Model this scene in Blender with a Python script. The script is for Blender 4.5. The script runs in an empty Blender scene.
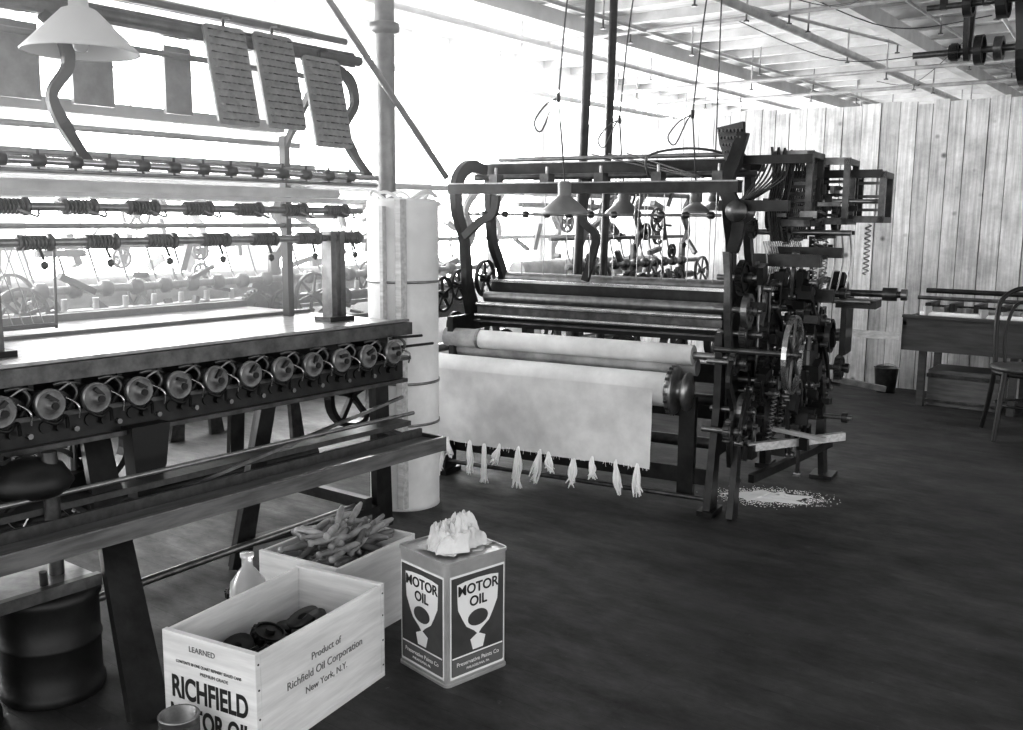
import bpy, math, random, bmesh
from mathutils import Matrix, Vector, noise
random.seed(7)
R=random.random
def U(a,b): return a+(b-a)*random.random()
scene=bpy.context.scene
scene.view_settings.view_transform='Standard'; scene.view_settings.look='None'; scene.view_settings.exposure=1.1; scene.view_settings.gamma=0.88
# ---------------------------------------------------------------- materials
def mat(name,c,rough=.5,metal=0.,nscale=0,namt=0.,c2=None,bump=0.,stretch=(1,1,1),island=0.,trans=0.):
    m=bpy.data.materials.new(name); m.use_nodes=True; nt=m.node_tree; b=nt.nodes['Principled BSDF']
    col=(c,c,c,1); b.inputs['Base Color'].default_value=col
    b.inputs['Roughness'].default_value=rough; b.inputs['Metallic'].default_value=metal
    if trans: b.inputs['Transmission Weight'].default_value=trans
    src=None
    if nscale:
        tc=nt.nodes.new('ShaderNodeTexCoord'); mp=nt.nodes.new('ShaderNodeMapping'); mp.inputs['Scale'].default_value=stretch
        nz=nt.nodes.new('ShaderNodeTexNoise'); nz.inputs['Scale'].default_value=nscale; nz.inputs['Detail'].default_value=6; nz.inputs['Roughness'].default_value=.6
        nt.links.new(tc.outputs['Object'],mp.inputs[0]); nt.links.new(mp.outputs[0],nz.inputs['Vector'])
        cr=nt.nodes.new('ShaderNodeValToRGB'); k=c2 if c2 is not None else max(0,c*(1-namt))
        cr.color_ramp.elements[0].position=.35; cr.color_ramp.elements[1].position=.65
        cr.color_ramp.elements[0].color=(k,k,k,1); cr.color_ramp.elements[1].color=(c,c,c,1)
        nt.links.new(nz.outputs['Fac'],cr.inputs[0]); src=cr.outputs[0]
        if bump:
            bp=nt.nodes.new('ShaderNodeBump'); bp.inputs['Strength'].default_value=bump; bp.inputs['Distance'].default_value=.01
            nt.links.new(nz.outputs['Fac'],bp.inputs['Height']); nt.links.new(bp.outputs[0],b.inputs['Normal'])
    if island and src:
        g=nt.nodes.new('ShaderNodeNewGeometry'); mr=nt.nodes.new('ShaderNodeMapRange')
        mr.inputs['To Min'].default_value=1-island; mr.inputs['To Max'].default_value=1+island*.4
        nt.links.new(g.outputs['Random Per Island'],mr.inputs['Value'])
        mx=nt.nodes.new('ShaderNodeVectorMath'); mx.operation='SCALE'
        nt.links.new(src,mx.inputs[0]); nt.links.new(mr.outputs[0],mx.inputs['Scale']); src=mx.outputs[0]
    if src: nt.links.new(src,b.inputs['Base Color'])
    return m
iron=mat('cast_iron',.04,.36,.5,14,.55,bump=.15)
iron2=mat('iron_worn',.14,.33,.7,18,.55)
black=mat('black_iron',.012,.45,.2,10,.4)
steel=mat('bright_steel',.62,.25,.95,20,.3)
steel2=mat('dull_steel',.34,.33,.85,20,.4)
faceM=mat('tensioner_face',.2,.4,.3,30,.5)
pale=mat('pale_painted_metal',.6,.5,.1,8,.25)
pale2=mat('pale_frame',.4,.45,.2,8,.35)
woodL=mat('light_wood',.6,.5,0,5,.35,stretch=(1,12,12),bump=.1)
woodT=mat('table_wood',.40,.3,0,4,.5,stretch=(8,1,8),bump=.1)
woodW=mat('white_wood',.85,.6,0,5,.15,stretch=(10,1,10))
woodD=mat('dark_wood',.07,.45,0,5,.5,stretch=(1,8,8))
woodG=mat('grey_wood',.16,.4,0,6,.5,stretch=(8,1,8))
cloth=mat('woven_cloth',.84,.9,0,3.5,.3,bump=.1)
cloth2=mat('beam_canvas',.5,.85,0,7,.5)
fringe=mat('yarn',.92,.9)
paper=mat('paper_white',.85,.7,0,4,.22)
tintm=mat('tin_plate',.55,.3,.5,6,.3)
ink=mat('ink',.015,.6); inkg=mat('ink_grey',.12,.6)
labelm=mat('label_dark',.075,.45,0,9,.4); labelw=mat('label_white',.8,.5)
crate_m=mat('crate_wood',.8,.65,0,3,.25,stretch=(1,1,10))
rubber=mat('belt',.05,.6)
cordm=mat('cord',.06,.8)
shade_m=mat('enamel_shade',.25,.4,.3,6,.3)
shade_p=mat('pale_shade',.6,.5)
glass=mat('bottle_glass',.8,.08,0,trans=.6)
tank_m=mat('tank_black',.02,.55,.0,7,.7,bump=.4)
# ---------------------------------------------------------------- builder
Zv=Vector((0,0,1))
def V(*a): return Vector(a[0]) if len(a)==1 else Vector(a)
def basis(n):
    n=V(n).normalized(); a=Vector((0,0,1)) if abs(n.z)<.9 else Vector((1,0,0))
    x=a.cross(n).normalized(); return x,n.cross(x),n
class B:
    def __init__(s): s.v=[];s.f=[];s.mi=[];s.sm=[];s.mats=[]
    def add(s,vs,fs,m,smooth=False):
        if m not in s.mats: s.mats.append(m)
        k=s.mats.index(m); o=len(s.v); s.v+= [tuple(x) for x in vs]
        for f in fs: s.f.append([i+o for i in f]); s.mi.append(k); s.sm.append(smooth)
    def obox(s,c,ex,ey,ez,m):
        c=V(c); vs=[c+ex*i+ey*j+ez*k for i in(-1,1) for j in(-1,1) for k in(-1,1)]
        s.add(vs,[(0,1,3,2),(4,6,7,5),(0,4,5,1),(2,3,7,6),(0,2,6,4),(1,5,7,3)],m)
    def box(s,c,sz,m,rz=0,rx=0,ry=0):
        M=Matrix.Rotation(rz,3,'Z')@Matrix.Rotation(ry,3,'Y')@Matrix.Rotation(rx,3,'X')
        s.obox(c,M@Vector((sz[0]/2,0,0)),M@Vector((0,sz[1]/2,0)),M@Vector((0,0,sz[2]/2)),m)
    def mm(s,a,b,m): s.box([(a[i]+b[i])/2 for i in range(3)],[abs(b[i]-a[i]) for i in range(3)],m)
    def beam(s,p,q,w,h,m,up=None):
        p=V(p);q=V(q);d=q-p
        if d.length<1e-6: return
        n=d.normalized(); up=V(up) if up else (Vector((0,0,1)) if abs(n.z)<.95 else Vector((1,0,0)))
        x=n.cross(up).normalized(); y=x.cross(n)
        s.obox((p+q)/2,d/2,x*w/2,y*h/2,m)
    def cyl(s,p,q,r,m,r2=None,n=14,caps=True):
        p=V(p);q=V(q); r2=r if r2 is None else r2
        x,y,_=basis(q-p); vs=[]
        for c,rr in((p,r),(q,r2)):
            for i in range(n):
                t=2*math.pi*i/n; vs.append(c+x*rr*math.cos(t)+y*rr*math.sin(t))
        s.add(vs,[(i,(i+1)%n,n+(i+1)%n,n+i) for i in range(n)],m,True)
        if caps: s.add(vs,[list(range(n))[::-1],list(range(n,2*n))],m)
    def lathe(s,p,ax,prof,m,n=20,smooth=True):
        x,y,z=basis(ax);p=V(p);vs=[]
        for r,h in prof:
            for i in range(n):
                t=2*math.pi*i/n; vs.append(p+z*h+x*r*math.cos(t)+y*r*math.sin(t))
        fs=[]
        for k in range(len(prof)-1):
            for i in range(n): fs.append((k*n+i,k*n+(i+1)%n,(k+1)*n+(i+1)%n,(k+1)*n+i))
        s.add(vs,fs,m,smooth)
    def tube(s,pts,r,m,n=7,sm=True,closed=False,sub=6):
        P=[V(p) for p in pts]
        if sm and len(P)>2: P=cat(P,sub,closed)
        k=len(P); rr=r if callable(r) else (lambda t:r)
        vs=[];x=None
        for i in range(k):
            d=(P[(i+1)%k]-P[i-1]) if closed else (P[min(i+1,k-1)]-P[max(i-1,0)])
            if d.length<1e-9: d=Vector((0,0,1))
            d.normalize()
            if x is None: x=basis(d)[0]
            x=(x-d*x.dot(d)); 
            if x.length<1e-6: x=basis(d)[0]
            x.normalize(); y=d.cross(x); q=rr(i/(k-1))
            for j in range(n):
                t=2*math.pi*j/n; vs.append(P[i]+x*q*math.cos(t)+y*q*math.sin(t))
        fs=[]; e=k if closed else k-1
        for i in range(e):
            for j in range(n): fs.append((i*n+j,i*n+(j+1)%n,((i+1)%k)*n+(j+1)%n,((i+1)%k)*n+j))
        s.add(vs,fs,m,True)
        if not closed: s.add(vs,[list(range(n))[::-1],list(range((k-1)*n,k*n))],m)
    def ribbon(s,pts,nrm,w,t,m,sm=True,sub=6):
        P=[V(p) for p in pts]; W=w if isinstance(w,(list,tuple)) else [w]*len(P)
        if sm and len(P)>2:
            Q=cat(P,sub); W2=[]
            for i in range(len(Q)):
                u=i/(len(Q)-1)*(len(P)-1); a=min(int(u),len(P)-2); W2.append(W[a]+(W[a+1]-W[a])*(u-a))
            P,W=Q,W2
        nrm=V(nrm).normalized();vs=[];k=len(P)
        for i in range(k):
            d=(P[min(i+1,k-1)]-P[max(i-1,0)]).normalized(); y=nrm.cross(d)
            for a,b in((-1,-1),(1,-1),(1,1),(-1,1)): vs.append(P[i]+y*a*W[i]/2+nrm*b*t/2)
        fs=[[0,3,2,1],[4*k-4,4*k-3,4*k-2,4*k-1]]
        for i in range(k-1):
            for j in range(4): fs.append((i*4+j,i*4+(j+1)%4,i*4+4+(j+1)%4,i*4+4+j))
        s.add(vs,fs,m)
    def prism(s,pts2,o,ex,ey,t,m):
        o=V(o);ex=V(ex).normalized();ey=V(ey).normalized();n=ex.cross(ey);k=len(pts2)
        vs=[o+ex*a+ey*b-n*t/2 for a,b in pts2]+[o+ex*a+ey*b+n*t/2 for a,b in pts2]
        s.add(vs,[list(range(k))[::-1],list(range(k,2*k))]+[(i,(i+1)%k,k+(i+1)%k,k+i) for i in range(k)],m)
    def wheel(s,c,ax,Rr,m,rim=.014,w=.02,spokes=6,hub=.022,hw=.05,m2=None,n=28):
        x,y,z=basis(ax);c=V(c)
        s.lathe(c,ax,[(Rr-rim,-w/2),(Rr,-w/2),(Rr,w/2),(Rr-rim,w/2),(Rr-rim,-w/2)],m2 or m,n,False)
        s.cyl(c-z*hw/2,c+z*hw/2,hub,m,n=12)
        for i in range(spokes):
            t=2*math.pi*(i+.3)/spokes; d=x*math.cos(t)+y*math.sin(t)
            s.beam(c+d*hub*.8,c+d*(Rr-rim*.5),rim*1.0,w*.5,m,up=z)
    def gear(s,c,ax,Rr,w,m,teeth=24,m2=None,hole=True):
        x,y,z=basis(ax); pts=[]
        d=min(.012,Rr*.12)
        for i in range(teeth):
            for u,rr in((0,Rr-d),(.25,Rr-d),(.4,Rr),(.75,Rr)):
                t=2*math.pi*(i+u)/teeth; pts.append((rr*math.cos(t),rr*math.sin(t)))
        s.prism(pts,c,x,y,w,m); c=V(c)
        s.cyl(c-z*w*1.2,c+z*w*1.2,Rr*.28,m2 or m,n=12)
        s.lathe(c,ax,[(Rr*.75,-w*.52),(Rr*.75,-w*.8),(Rr*.85,-w*.8),(Rr*.85,-w*.52)],m,24,False)
        s.lathe(c,ax,[(Rr*.75,w*.52),(Rr*.75,w*.8),(Rr*.85,w*.8),(Rr*.85,w*.52)],m,24,False)
    def helix(s,p,q,Rr,r,turns,m):
        p=V(p);q=V(q);x,y,z=basis(q-p);N=int(turns*9);pts=[]
        for i in range(N+1):
            t=i/N; a=2*math.pi*turns*t; pts.append(p.lerp(q,t)+x*Rr*math.cos(a)+y*Rr*math.sin(a))
        s.tube(pts,r,m,n=5,sm=False)
    def grid(s,fn,nu,nv,m,smooth=True):
        vs=[fn(i/nu,j/nv) for i in range(nu+1) for j in range(nv+1)]
        s.add(vs,[(i*(nv+1)+j,(i+1)*(nv+1)+j,(i+1)*(nv+1)+j+1,i*(nv+1)+j+1) for i in range(nu) for j in range(nv)],m,smooth)
    def done(s,name,loc=(0,0,0),rz=0,bevel=0,solid=0,parent=None):
        me=bpy.data.meshes.new(name); me.from_pydata(s.v,[],s.f)
        for m in s.mats: me.materials.append(m)
        me.polygons.foreach_set('material_index',s.mi); me.polygons.foreach_set('use_smooth',s.sm); me.update()
        ob=bpy.data.objects.new(name,me); bpy.context.collection.objects.link(ob); ob.location=loc; ob.rotation_euler=(0,0,rz)
        if bevel:
            q=ob.modifiers.new('b','BEVEL'); q.width=bevel; q.segments=2; q.limit_method='ANGLE'; q.angle_limit=math.radians(50)
        if parent: ob.parent=parent
        return ob
def cat(P,sub=6,closed=False):
    out=[];n=len(P)
    for i in range(n if closed else n-1):
        if closed: a,b,c,d=P[i-1],P[i],P[(i+1)%n],P[(i+2)%n]
        else: a,b,c,d=P[max(i-1,0)],P[i],P[i+1],P[min(i+2,n-1)]
        for k in range(sub):
            t=k/sub; out.append(.5*((2*b)+(c-a)*t+(2*a-5*b+4*c-d)*t*t+(3*b-a-3*c+d)*t**3))
    if not closed: out.append(P[-1])
    return out
def text(parent,body,size,loc,rot,m,off=0,sx=1,align='CENTER'):
    c=bpy.data.curves.new('print','FONT'); c.body=body; c.size=size; c.align_x=align; c.align_y='CENTER'; c.offset=off; c.extrude=.0004
    c.materials.append(m); o=bpy.data.objects.new('printed_text',c); bpy.context.collection.objects.link(o)
    o.parent=parent; o.location=loc; o.rotation_euler=rot; o.scale=(sx,1,1); return o
# ---------------------------------------------------------------- camera
hh=1.4; F=960.0; th=math.radians(8.7); ph=math.radians(36.8); roll=math.radians(0.45)
cam=bpy.data.cameras.new('camera'); co=bpy.data.objects.new('camera',cam); bpy.context.collection.objects.link(co)
f=Vector((-math.sin(ph)*math.cos(th), math.cos(ph)*math.cos(th), -math.sin(th)))
r_=Vector((math.cos(ph),math.sin(ph),0)); u_=r_.cross(f)
r2=r_*math.cos(roll)+u_*math.sin(roll); u2=-r_*math.sin(roll)+u_*math.cos(roll)
M=Matrix((r2,u2,-f)).transposed().to_4x4(); M.translation=(0,0,hh); co.matrix_world=M
cam.lens=F/1023*36; cam.clip_start=.05; scene.camera=co
# ---------------------------------------------------------------- room
WX=-5.9; PY=8.4; CZ=3.0
fm=bpy.data.materials.new('oiled_floor'); fm.use_nodes=True; nt=fm.node_tree; bs=nt.nodes['Principled BSDF']
tc=nt.nodes.new('ShaderNodeTexCoord')
def N(t,**k):
    n=nt.nodes.new(t)
    for a,b in k.items(): n.inputs[a].default_value=b
    return n
br=nt.nodes.new('ShaderNodeTexBrick'); br.inputs['Scale'].default_value=1; br.inputs['Brick Width'].default_value=2.6; br.inputs['Row Height'].default_value=.085
br.inputs['Mortar Size'].default_value=.002; br.inputs['Color1'].default_value=(.85,.85,.85,1); br.inputs['Color2'].default_value=(1.1,1.1,1.1,1); br.inputs['Mortar'].default_value=(.55,.55,.55,1)
nt.links.new(tc.outputs['Object'],br.inputs['Vector'])
mp=N('ShaderNodeMapping'); mp.inputs['Scale'].default_value=(.8,1.5,1); nt.links.new(tc.outputs['Object'],mp.inputs[0])
nz=N('ShaderNodeTexNoise',Scale=2.4,Detail=14.0,Roughness=.8); nt.links.new(mp.outputs[0],nz.inputs['Vector'])
cr=nt.nodes.new('ShaderNodeValToRGB'); cr.color_ramp.elements[0].position=.40; cr.color_ramp.elements[1].position=.66
cr.color_ramp.elements[0].color=(.008,.008,.008,1); cr.color_ramp.elements[1].color=(.052,.052,.052,1); nt.links.new(nz.outputs['Fac'],cr.inputs[0])
# dusty scuffs
nzs=N('ShaderNodeTexNoise',Scale=28.0,Detail=4.0,Roughness=.8); nt.links.new(tc.outputs['Object'],nzs.inputs['Vector'])
crs=nt.nodes.new('ShaderNodeValToRGB'); crs.color_ramp.elements[0].position=.64; crs.color_ramp.elements[1].position=.74
crs.color_ramp.elements[0].color=(0,0,0,1); crs.color_ramp.elements[1].color=(.07,.07,.07,1); nt.links.new(nzs.outputs['Fac'],crs.inputs[0])
mx=nt.nodes.new('ShaderNodeMix'); mx.data_type='RGBA'; mx.blend_type='MULTIPLY'; mx.inputs['Factor'].default_value=1
nt.links.new(cr.outputs[0],mx.inputs['A']); nt.links.new(br.outputs['Color'],mx.inputs['B'])
ad=nt.nodes.new('ShaderNodeVectorMath'); ad.operation='ADD'; nt.links.new(mx.outputs['Result'],ad.inputs[0]); nt.links.new(crs.outputs[0],ad.inputs[1]); nt.links.new(ad.outputs[0],bs.inputs['Base Color'])
nz2=N('ShaderNodeTexNoise',Scale=5.0,Detail=8.0,Roughness=.7); nt.links.new(mp.outputs[0],nz2.inputs['Vector'])
mr=nt.nodes.new('ShaderNodeMapRange'); mr.inputs['From Min'].default_value=.3; mr.inputs['From Max'].default_value=.7; mr.inputs['To Min'].default_value=.45; mr.inputs['To Max'].default_value=.78; nt.links.new(nz2.outputs['Fac'],mr.inputs['Value']); nt.links.new(mr.outputs[0],bs.inputs['Roughness'])
bp=N('ShaderNodeBump',Strength=.3,Distance=.004); nt.links.new(br.outputs['Fac'],bp.inputs['Height']); bp.invert=True; nt.links.new(bp.outputs[0],bs.inputs['Normal'])
b=B(); b.mm((WX-.2,-3,-.1),(4,14,0),fm); floor=b.done('floor')
ceil_m=mat('ceiling_boards',.6,.7,0,3,.3,stretch=(1,14,1))
beam_m=mat('ceiling_timber',.56,.6,0,4,.25)
b=B(); b.mm((WX-.2,-3,CZ),(4,14,CZ+.05),ceil_m)
y=-2.6
while y<14: b.mm((WX,y,CZ-.07),(4,y+.045,CZ),beam_m); y+=.5
ceiling=b.done('ceiling')
b=B()
for x in(-4.25,-2.3,.6,2.8): b.mm((x-.05,-3,CZ-.18),(x+.05,14,CZ-.065),beam_m)
b.done('trim_1')
b=B(); b.mm((WX-.2,14,0),(4,14.1,CZ),beam_m); b.done('wall_far')
knot=bpy.data.materials.new('pine_boards'); knot.use_nodes=True; nt=knot.node_tree; bs=nt.nodes['Principled BSDF']; bs.inputs['Roughness'].default_value=.8
tc=nt.nodes.new('ShaderNodeTexCoord'); mp=nt.nodes.new('ShaderNodeMapping'); mp.inputs['Scale'].default_value=(22,1,1.0); nt.links.new(tc.outputs['Object'],mp.inputs[0])
nz=N('ShaderNodeTexNoise',Scale=2.0,Detail=8.0,Roughness=.65); nt.links.new(mp.outputs[0],nz.inputs['Vector'])
cr=nt.nodes.new('ShaderNodeValToRGB'); cr.color_ramp.elements[0].position=.32; cr.color_ramp.elements[1].position=.66
cr.color_ramp.elements[0].color=(.36,.36,.36,1); cr.color_ramp.elements[1].color=(.66,.66,.66,1); nt.links.new(nz.outputs['Fac'],cr.inputs[0])
vo=nt.nodes.new('ShaderNodeTexVoronoi'); vo.inputs['Scale'].default_value=4.5; nt.links.new(tc.outputs['Object'],vo.inputs['Vector'])
cr2=nt.nodes.new('ShaderNodeValToRGB'); cr2.color_ramp.elements[0].position=.05; cr2.color_ramp.elements[1].position=.13
cr2.color_ramp.elements[0].color=(.25,.25,.25,1); cr2.color_ramp.elements[1].color=(1,1,1,1); nt.links.new(vo.outputs['Distance'],cr2.inputs[0])
nz3=N('ShaderNodeTexNoise',Scale=3.2,Detail=10.0,Roughness=.72); nt.links.new(tc.outputs['Object'],nz3.inputs['Vector'])
cr3=nt.nodes.new('ShaderNodeValToRGB'); cr3.color_ramp.elements[0].position=.36; cr3.color_ramp.elements[1].position=.58
cr3.color_ramp.elements[0].color=(.68,.68,.68,1); cr3.color_ramp.elements[1].color=(1.05,1.05,1.05,1); nt.links.new(nz3.outputs['Fac'],cr3.inputs[0])
m1=nt.nodes.new('ShaderNodeVectorMath'); m1.operation='MULTIPLY'; nt.links.new(cr.outputs[0],m1.inputs[0]); nt.links.new(cr2.outputs[0],m1.inputs[1])
m3=nt.nodes.new('ShaderNodeVectorMath'); m3.operation='MULTIPLY'; nt.links.new(m1.outputs[0],m3.inputs[0]); nt.links.new(cr3.outputs[0],m3.inputs[1])
g=nt.nodes.new('ShaderNodeNewGeometry'); mr=nt.nodes.new('ShaderNodeMapRange'); mr.inputs['To Min'].default_value=.8; mr.inputs['To Max'].default_value=1.1
nt.links.new(g.outputs['Random Per Island'],mr.inputs['Value']); m2=nt.nodes.new('ShaderNodeVectorMath'); m2.operation='SCALE'
nt.links.new(m3.outputs[0],m2.inputs[0]); nt.links.new(mr.outputs[0],m2.inputs['Scale']); nt.links.new(m2.outputs[0],bs.inputs['Base Color'])
b=B(); x=WX
while x<4:
    w=U(.12,.17); b.mm((x,PY+U(-.004,.004),0),(x+w-.006,PY+.025,2.36+U(-.03,.02)),knot); x+=w
b.mm((WX,PY+.04,0),(4,PY+.06,2.3),woodD)
b.done('wall_back')
wallm=mat('limewashed_wall',.85,.7,0,4,.12)
b=B(); b.mm((WX-.2,-3,0),(WX,14,.8),wallm); b.mm((WX-.2,-3,2.75),(WX,14,CZ),wallm)
wins=[]; y=-2.6
while y<13.2: wins.append((y,y+1.6)); y+=1.85
prev=-3
for a,c in wins: b.mm((WX-.2,prev,.8),(WX,a,2.75),wallm); prev=c
b.mm((WX-.2,prev,.8),(WX,14,2.75),wallm); b.done('wall_left')
pane=bpy.data.materials.new('frosted_pane_daylight'); pane.use_nodes=True; nt=pane.node_tree; nt.nodes.clear()
e_=nt.nodes.new('ShaderNodeEmission'); e_.inputs[1].default_value=12.5; o_=nt.nodes.new('ShaderNodeOutputMaterial'); nt.links.new(e_.outputs[0],o_.inputs[0])
for i,(a,c) in enumerate(wins):
    b=B(); X=WX-.12
    for k in range(5): yy=a+(c-a)*k/4; b.mm((X-.02,yy-.008,.8),(X+.02,yy+.008,2.75),woodW)
    for k in range(6): zz=.8+1.95*k/5; b.mm((X-.022,a,zz-.008),(X+.022,c,zz+.008),woodW)
    b.mm((WX-.1,a-.05,.76),(WX+.05,c+.05,.8),woodW)
    b.add([(X-.03,a,.8),(X-.03,c,.8),(X-.03,c,2.75),(X-.03,a,2.75)],[(0,1,2,3)],pane)
    b.done('window_%d'%(i+1))
w=bpy.data.worlds.new('world'); scene.world=w; w.use_nodes=True; bg=w.node_tree.nodes['Background']; bg.inputs[0].default_value=(1,1,1,1); bg.inputs[1].default_value=1.2
# added scatter volume imitating lens flare and halation from the windows
hz=bpy.data.materials.new('flare_haze'); hz.use_nodes=True; nt=hz.node_tree; nt.nodes.clear()
vs_=nt.nodes.new('ShaderNodeVolumeScatter'); vs_.inputs['Density'].default_value=.17; vs_.inputs['Anisotropy'].default_value=.35; vs_.inputs['Color'].default_value=(1,1,1,1)
o_=nt.nodes.new('ShaderNodeOutputMaterial'); nt.links.new(vs_.outputs[0],o_.inputs['Volume'])
b=B(); xl=WX+.03
b.prism([(xl,.3),(-3.05,.97),(-2.6,1.2),(-2.0,1.9),(-1.7,2.78),(xl,2.78)],(0,1.15,0),(1,0,0),(0,0,1),4.3,hz)
b.prism([(xl,.3),(-3.75,.8),(-3.75,2.78),(xl,2.78)],(0,4.81,0),(1,0,0),(0,0,1),3.0,hz)
b.done('flare_haze',parent=floor)
# ---------------------------------------------------------------- left winding machine
b=B(); X0=-2.85; YE=3.04; YS=.45
b.mm((-3.95,YS,.925),(X0,YE,.955),woodT)
b.mm((-3.97,YS,.955),(-3.93,YE,.985),woodD)
b.mm((X0-.01,YS,.9),(X0+.03,YE+.01,.952),iron2)
b.mm((X0-.01,YS,.955),(X0+.012,YE+.01,.965),steel2)
b.mm((-3.5,YS,.955),(-3.46,YE,.97),woodD)
b.mm((X0-.16,YS,.895),(X0-.02,YE,.925),iron)
b.mm((X0-.04,YS,.70),(X0+.0,YE-.02,.80),iron)
b.mm((X0-.02,YS,.795),(X0+.05,YE-.02,.81),iron2)
b.mm((X0-.02,YS,.695),(X0+.03,YE-.02,.71),iron2)
b.mm((X0-.35,YS,.72),(X0-.31,YE-.05,.9),black)
for i in range(16):
    y=2.86-.145*i
    if y<.6: break
    c=Vector((X0+.02,y,.845))
    b.lathe(c-Vector((.06,0,0)),(1,0,0),[(.0,0),(.02,0),(.02,.05),(.036,.055),(.036,.095),(.03,.1),(.03,.12),(.044,.122)],iron,24)
    b.lathe(c-Vector((.06,0,0)),(1,0,0),[(.044,.122),(.048,.13),(.048,.142),(.043,.146)],steel2,24)
    b.lathe(c-Vector((.06,0,0)),(1,0,0),[(.043,.146),(.03,.144),(.016,.15),(.014,.165),(0,.165)],faceM,24)
    b.cyl(c+Vector((.08,0,0)),c+Vector((.112,0,0)),.011,black,n=10); b.box(c+Vector((.094,.0,.02)),(.012,.012,.035),iron,rx=U(0,6))
    b.box(c+Vector((.0,.052,.0)),(.05,.03,.05),iron2)
    b.tube([c+Vector((.0,.055,.045)),c+Vector((.03,.085,.05)),c+Vector((.05,.10,.02)),c+Vector((.03,.08,-.03))],.006,iron2)
    b.tube([c+Vector((.02,-.02,.04)),c+Vector((.04,-.06,.05)),c+Vector((.03,-.09,.03))],.004,steel2)
    b.tube([c+Vector((.06,.06,.01)),c+Vector((.1,.075,-.01)),c+Vector((.09,.08,-.05))],.0035,steel)
    b.tube([c+Vector((.03,.0,-.05)),c+Vector((.05,.03,-.065)),c+Vector((.03,.07,-.05)),c+Vector((.02,.08,-.09))],.006,black)
    b.ribbon([c+Vector((.025,.02,.0)),c+Vector((.03,.05,.02)),c+Vector((.03,.08,.0)),c+Vector((.02,.1,-.04))],(1,0,0),[.03,.025,.02,.015],.01,black)
    b.cyl((X0,y+.07,.755),(X0+.02,y+.07,.755),.014,black,n=10)
    b.cyl((X0,y-.02,.74),(X0+.012,y-.02,.74),.009,steel2,n=8); b.cyl((X0,y+.03,.76),(X0+.006,y+.03,.76),.02,black,n=10)
    b.mm((X0-.05,y-.008,.80),(X0-.01,y+.008,.9),iron)
b.tube([(X0+.06,2.8,.86),(X0+.06,3.15,.853)],.006,black,sm=False)
b.tube([(X0+.06,2.9,.9),(X0+.04,3.1,.89)],.006,black,sm=False)
RE=2.95
b.mm((-2.68,YS,.47),(-2.56,RE,.485),woodG); b.mm((-2.565,YS,.445),(-2.545,RE,.498),woodG); b.mm((-2.563,YS,.498),(-2.547,RE,.502),steel2); b.mm((-2.69,YS,.47),(-2.675,RE,.52),woodD)
b.mm((-2.55,RE,.44),(-2.69,RE+.01,.50),iron2)
b.cyl((-2.66,YS,.60),(-2.66,2.88,.60),.008,steel2)
b.beam((-2.72,1.6,.47),(-2.72,2.88,.66),.012,.012,steel2)
b.mm((-2.80,YS,.53),(-2.72,2.93,.55),woodD)
def leg(b,p,q,w0,w1):
    b.ribbon([p,(V(p)+V(q))/2,q],(1,0,.3),[w0,(w0+w1)/2,w1],.025,iron,sm=False)
    b.ribbon([V(p)+Vector((-.03,0,0)),V(q)+Vector((-.03,0,0))],(0,1,0),.06,.02,black,sm=False)
leg(b,(-2.9,2.93,.72),(-2.96,3.0,0.01),.08,.11); leg(b,(-2.98,2.40,.72),(-3.05,2.28,0.01),.07,.09)
leg(b,(-2.9,1.62,.72),(-2.3,1.40,0.01),.10,.13); leg(b,(-2.98,1.1,.72),(-3.05,.95,0.01),.07,.09)
for y in(2.93,1.55):
    leg(b,(-3.85,y,.92),(-4.0,y+.05,0.01),.08,.1)
    b.beam((-2.93,y-.05,.16),(-3.9,y-.05,.16),.04,.05,iron)
    b.beam((-2.9,y-.02,.5),(-2.56,y-.02,.46),.03,.02,iron)
    b.mm((-3.9,y-.03,.84),(-2.88,y+.03,.92),iron)
b.beam((-2.95,2.95,.12),(-3.03,2.3,.12),.05,.03,iron)
b.cyl((-2.95,1.4,.12),(-3.0,3.0,.14),.015,steel2)
b.cyl((-3.4,YS,.3),(-3.4,3.0,.3),.025,iron)
b.mm((-3.0,.6,.338),(-2.58,1.44,.35),steel2); b.mm((-2.60,.6,.325),(-2.575,1.44,.36),iron2)
for y in(.7,1.0,1.3): b.cyl((-2.64,y,.35),(-2.64,y,.39),.012,iron,n=8)
b.cyl((-2.70,1.37,.35),(-2.70,1.37,.72),.022,iron2); b.lathe((-2.74,1.33,.60),(0,0,1),[(0,0),(.1,0),(.12,.03),(.09,.08),(.03,.1),(0,.1)],black)
b.gear((-2.78,1.22,.62),(1,0,0),.11,.03,black,26); b.wheel((-2.9,1.45,.55),(1,0,0),.14,iron,spokes=5)
b.prism([(-.07,.12),(.07,.12),(.05,-.02),(.0,-.12),(-.06,-.12)],(-2.82,1.76,.60),(0,1,0),(0,0,1),.06,black); b.cyl((-2.9,1.55,.36),(-2.9,1.55,.72),.012,steel2)
for i in range(14): b.box((-2.9+U(-.1,.05),U(.9,1.6),U(.45,.7)),(.06,U(.05,.12),U(.03,.1)),random.choice([black,iron]),rx=U(-.5,.5))
for y in(1.40,2.86):
    b.mm((-3.13,y-.04,.955),(-3.07,y-.012,1.34),iron2); b.mm((-3.13,y+.012,.955),(-3.07,y+.04,1.34),iron2)
    b.mm((-3.15,y-.07,.955),(-3.05,y+.07,.975),iron)
for y in(1.38,2.86):
    b.mm((-3.42,y-.015,.955),(-3.38,y+.015,1.75),iron)
    b.beam((-3.4,y,1.55),(-3.0,y,1.55),.02,.03,iron); b.beam((-3.4,y,1.40),(-3.08,y,1.40),.02,.02,iron)
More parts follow.
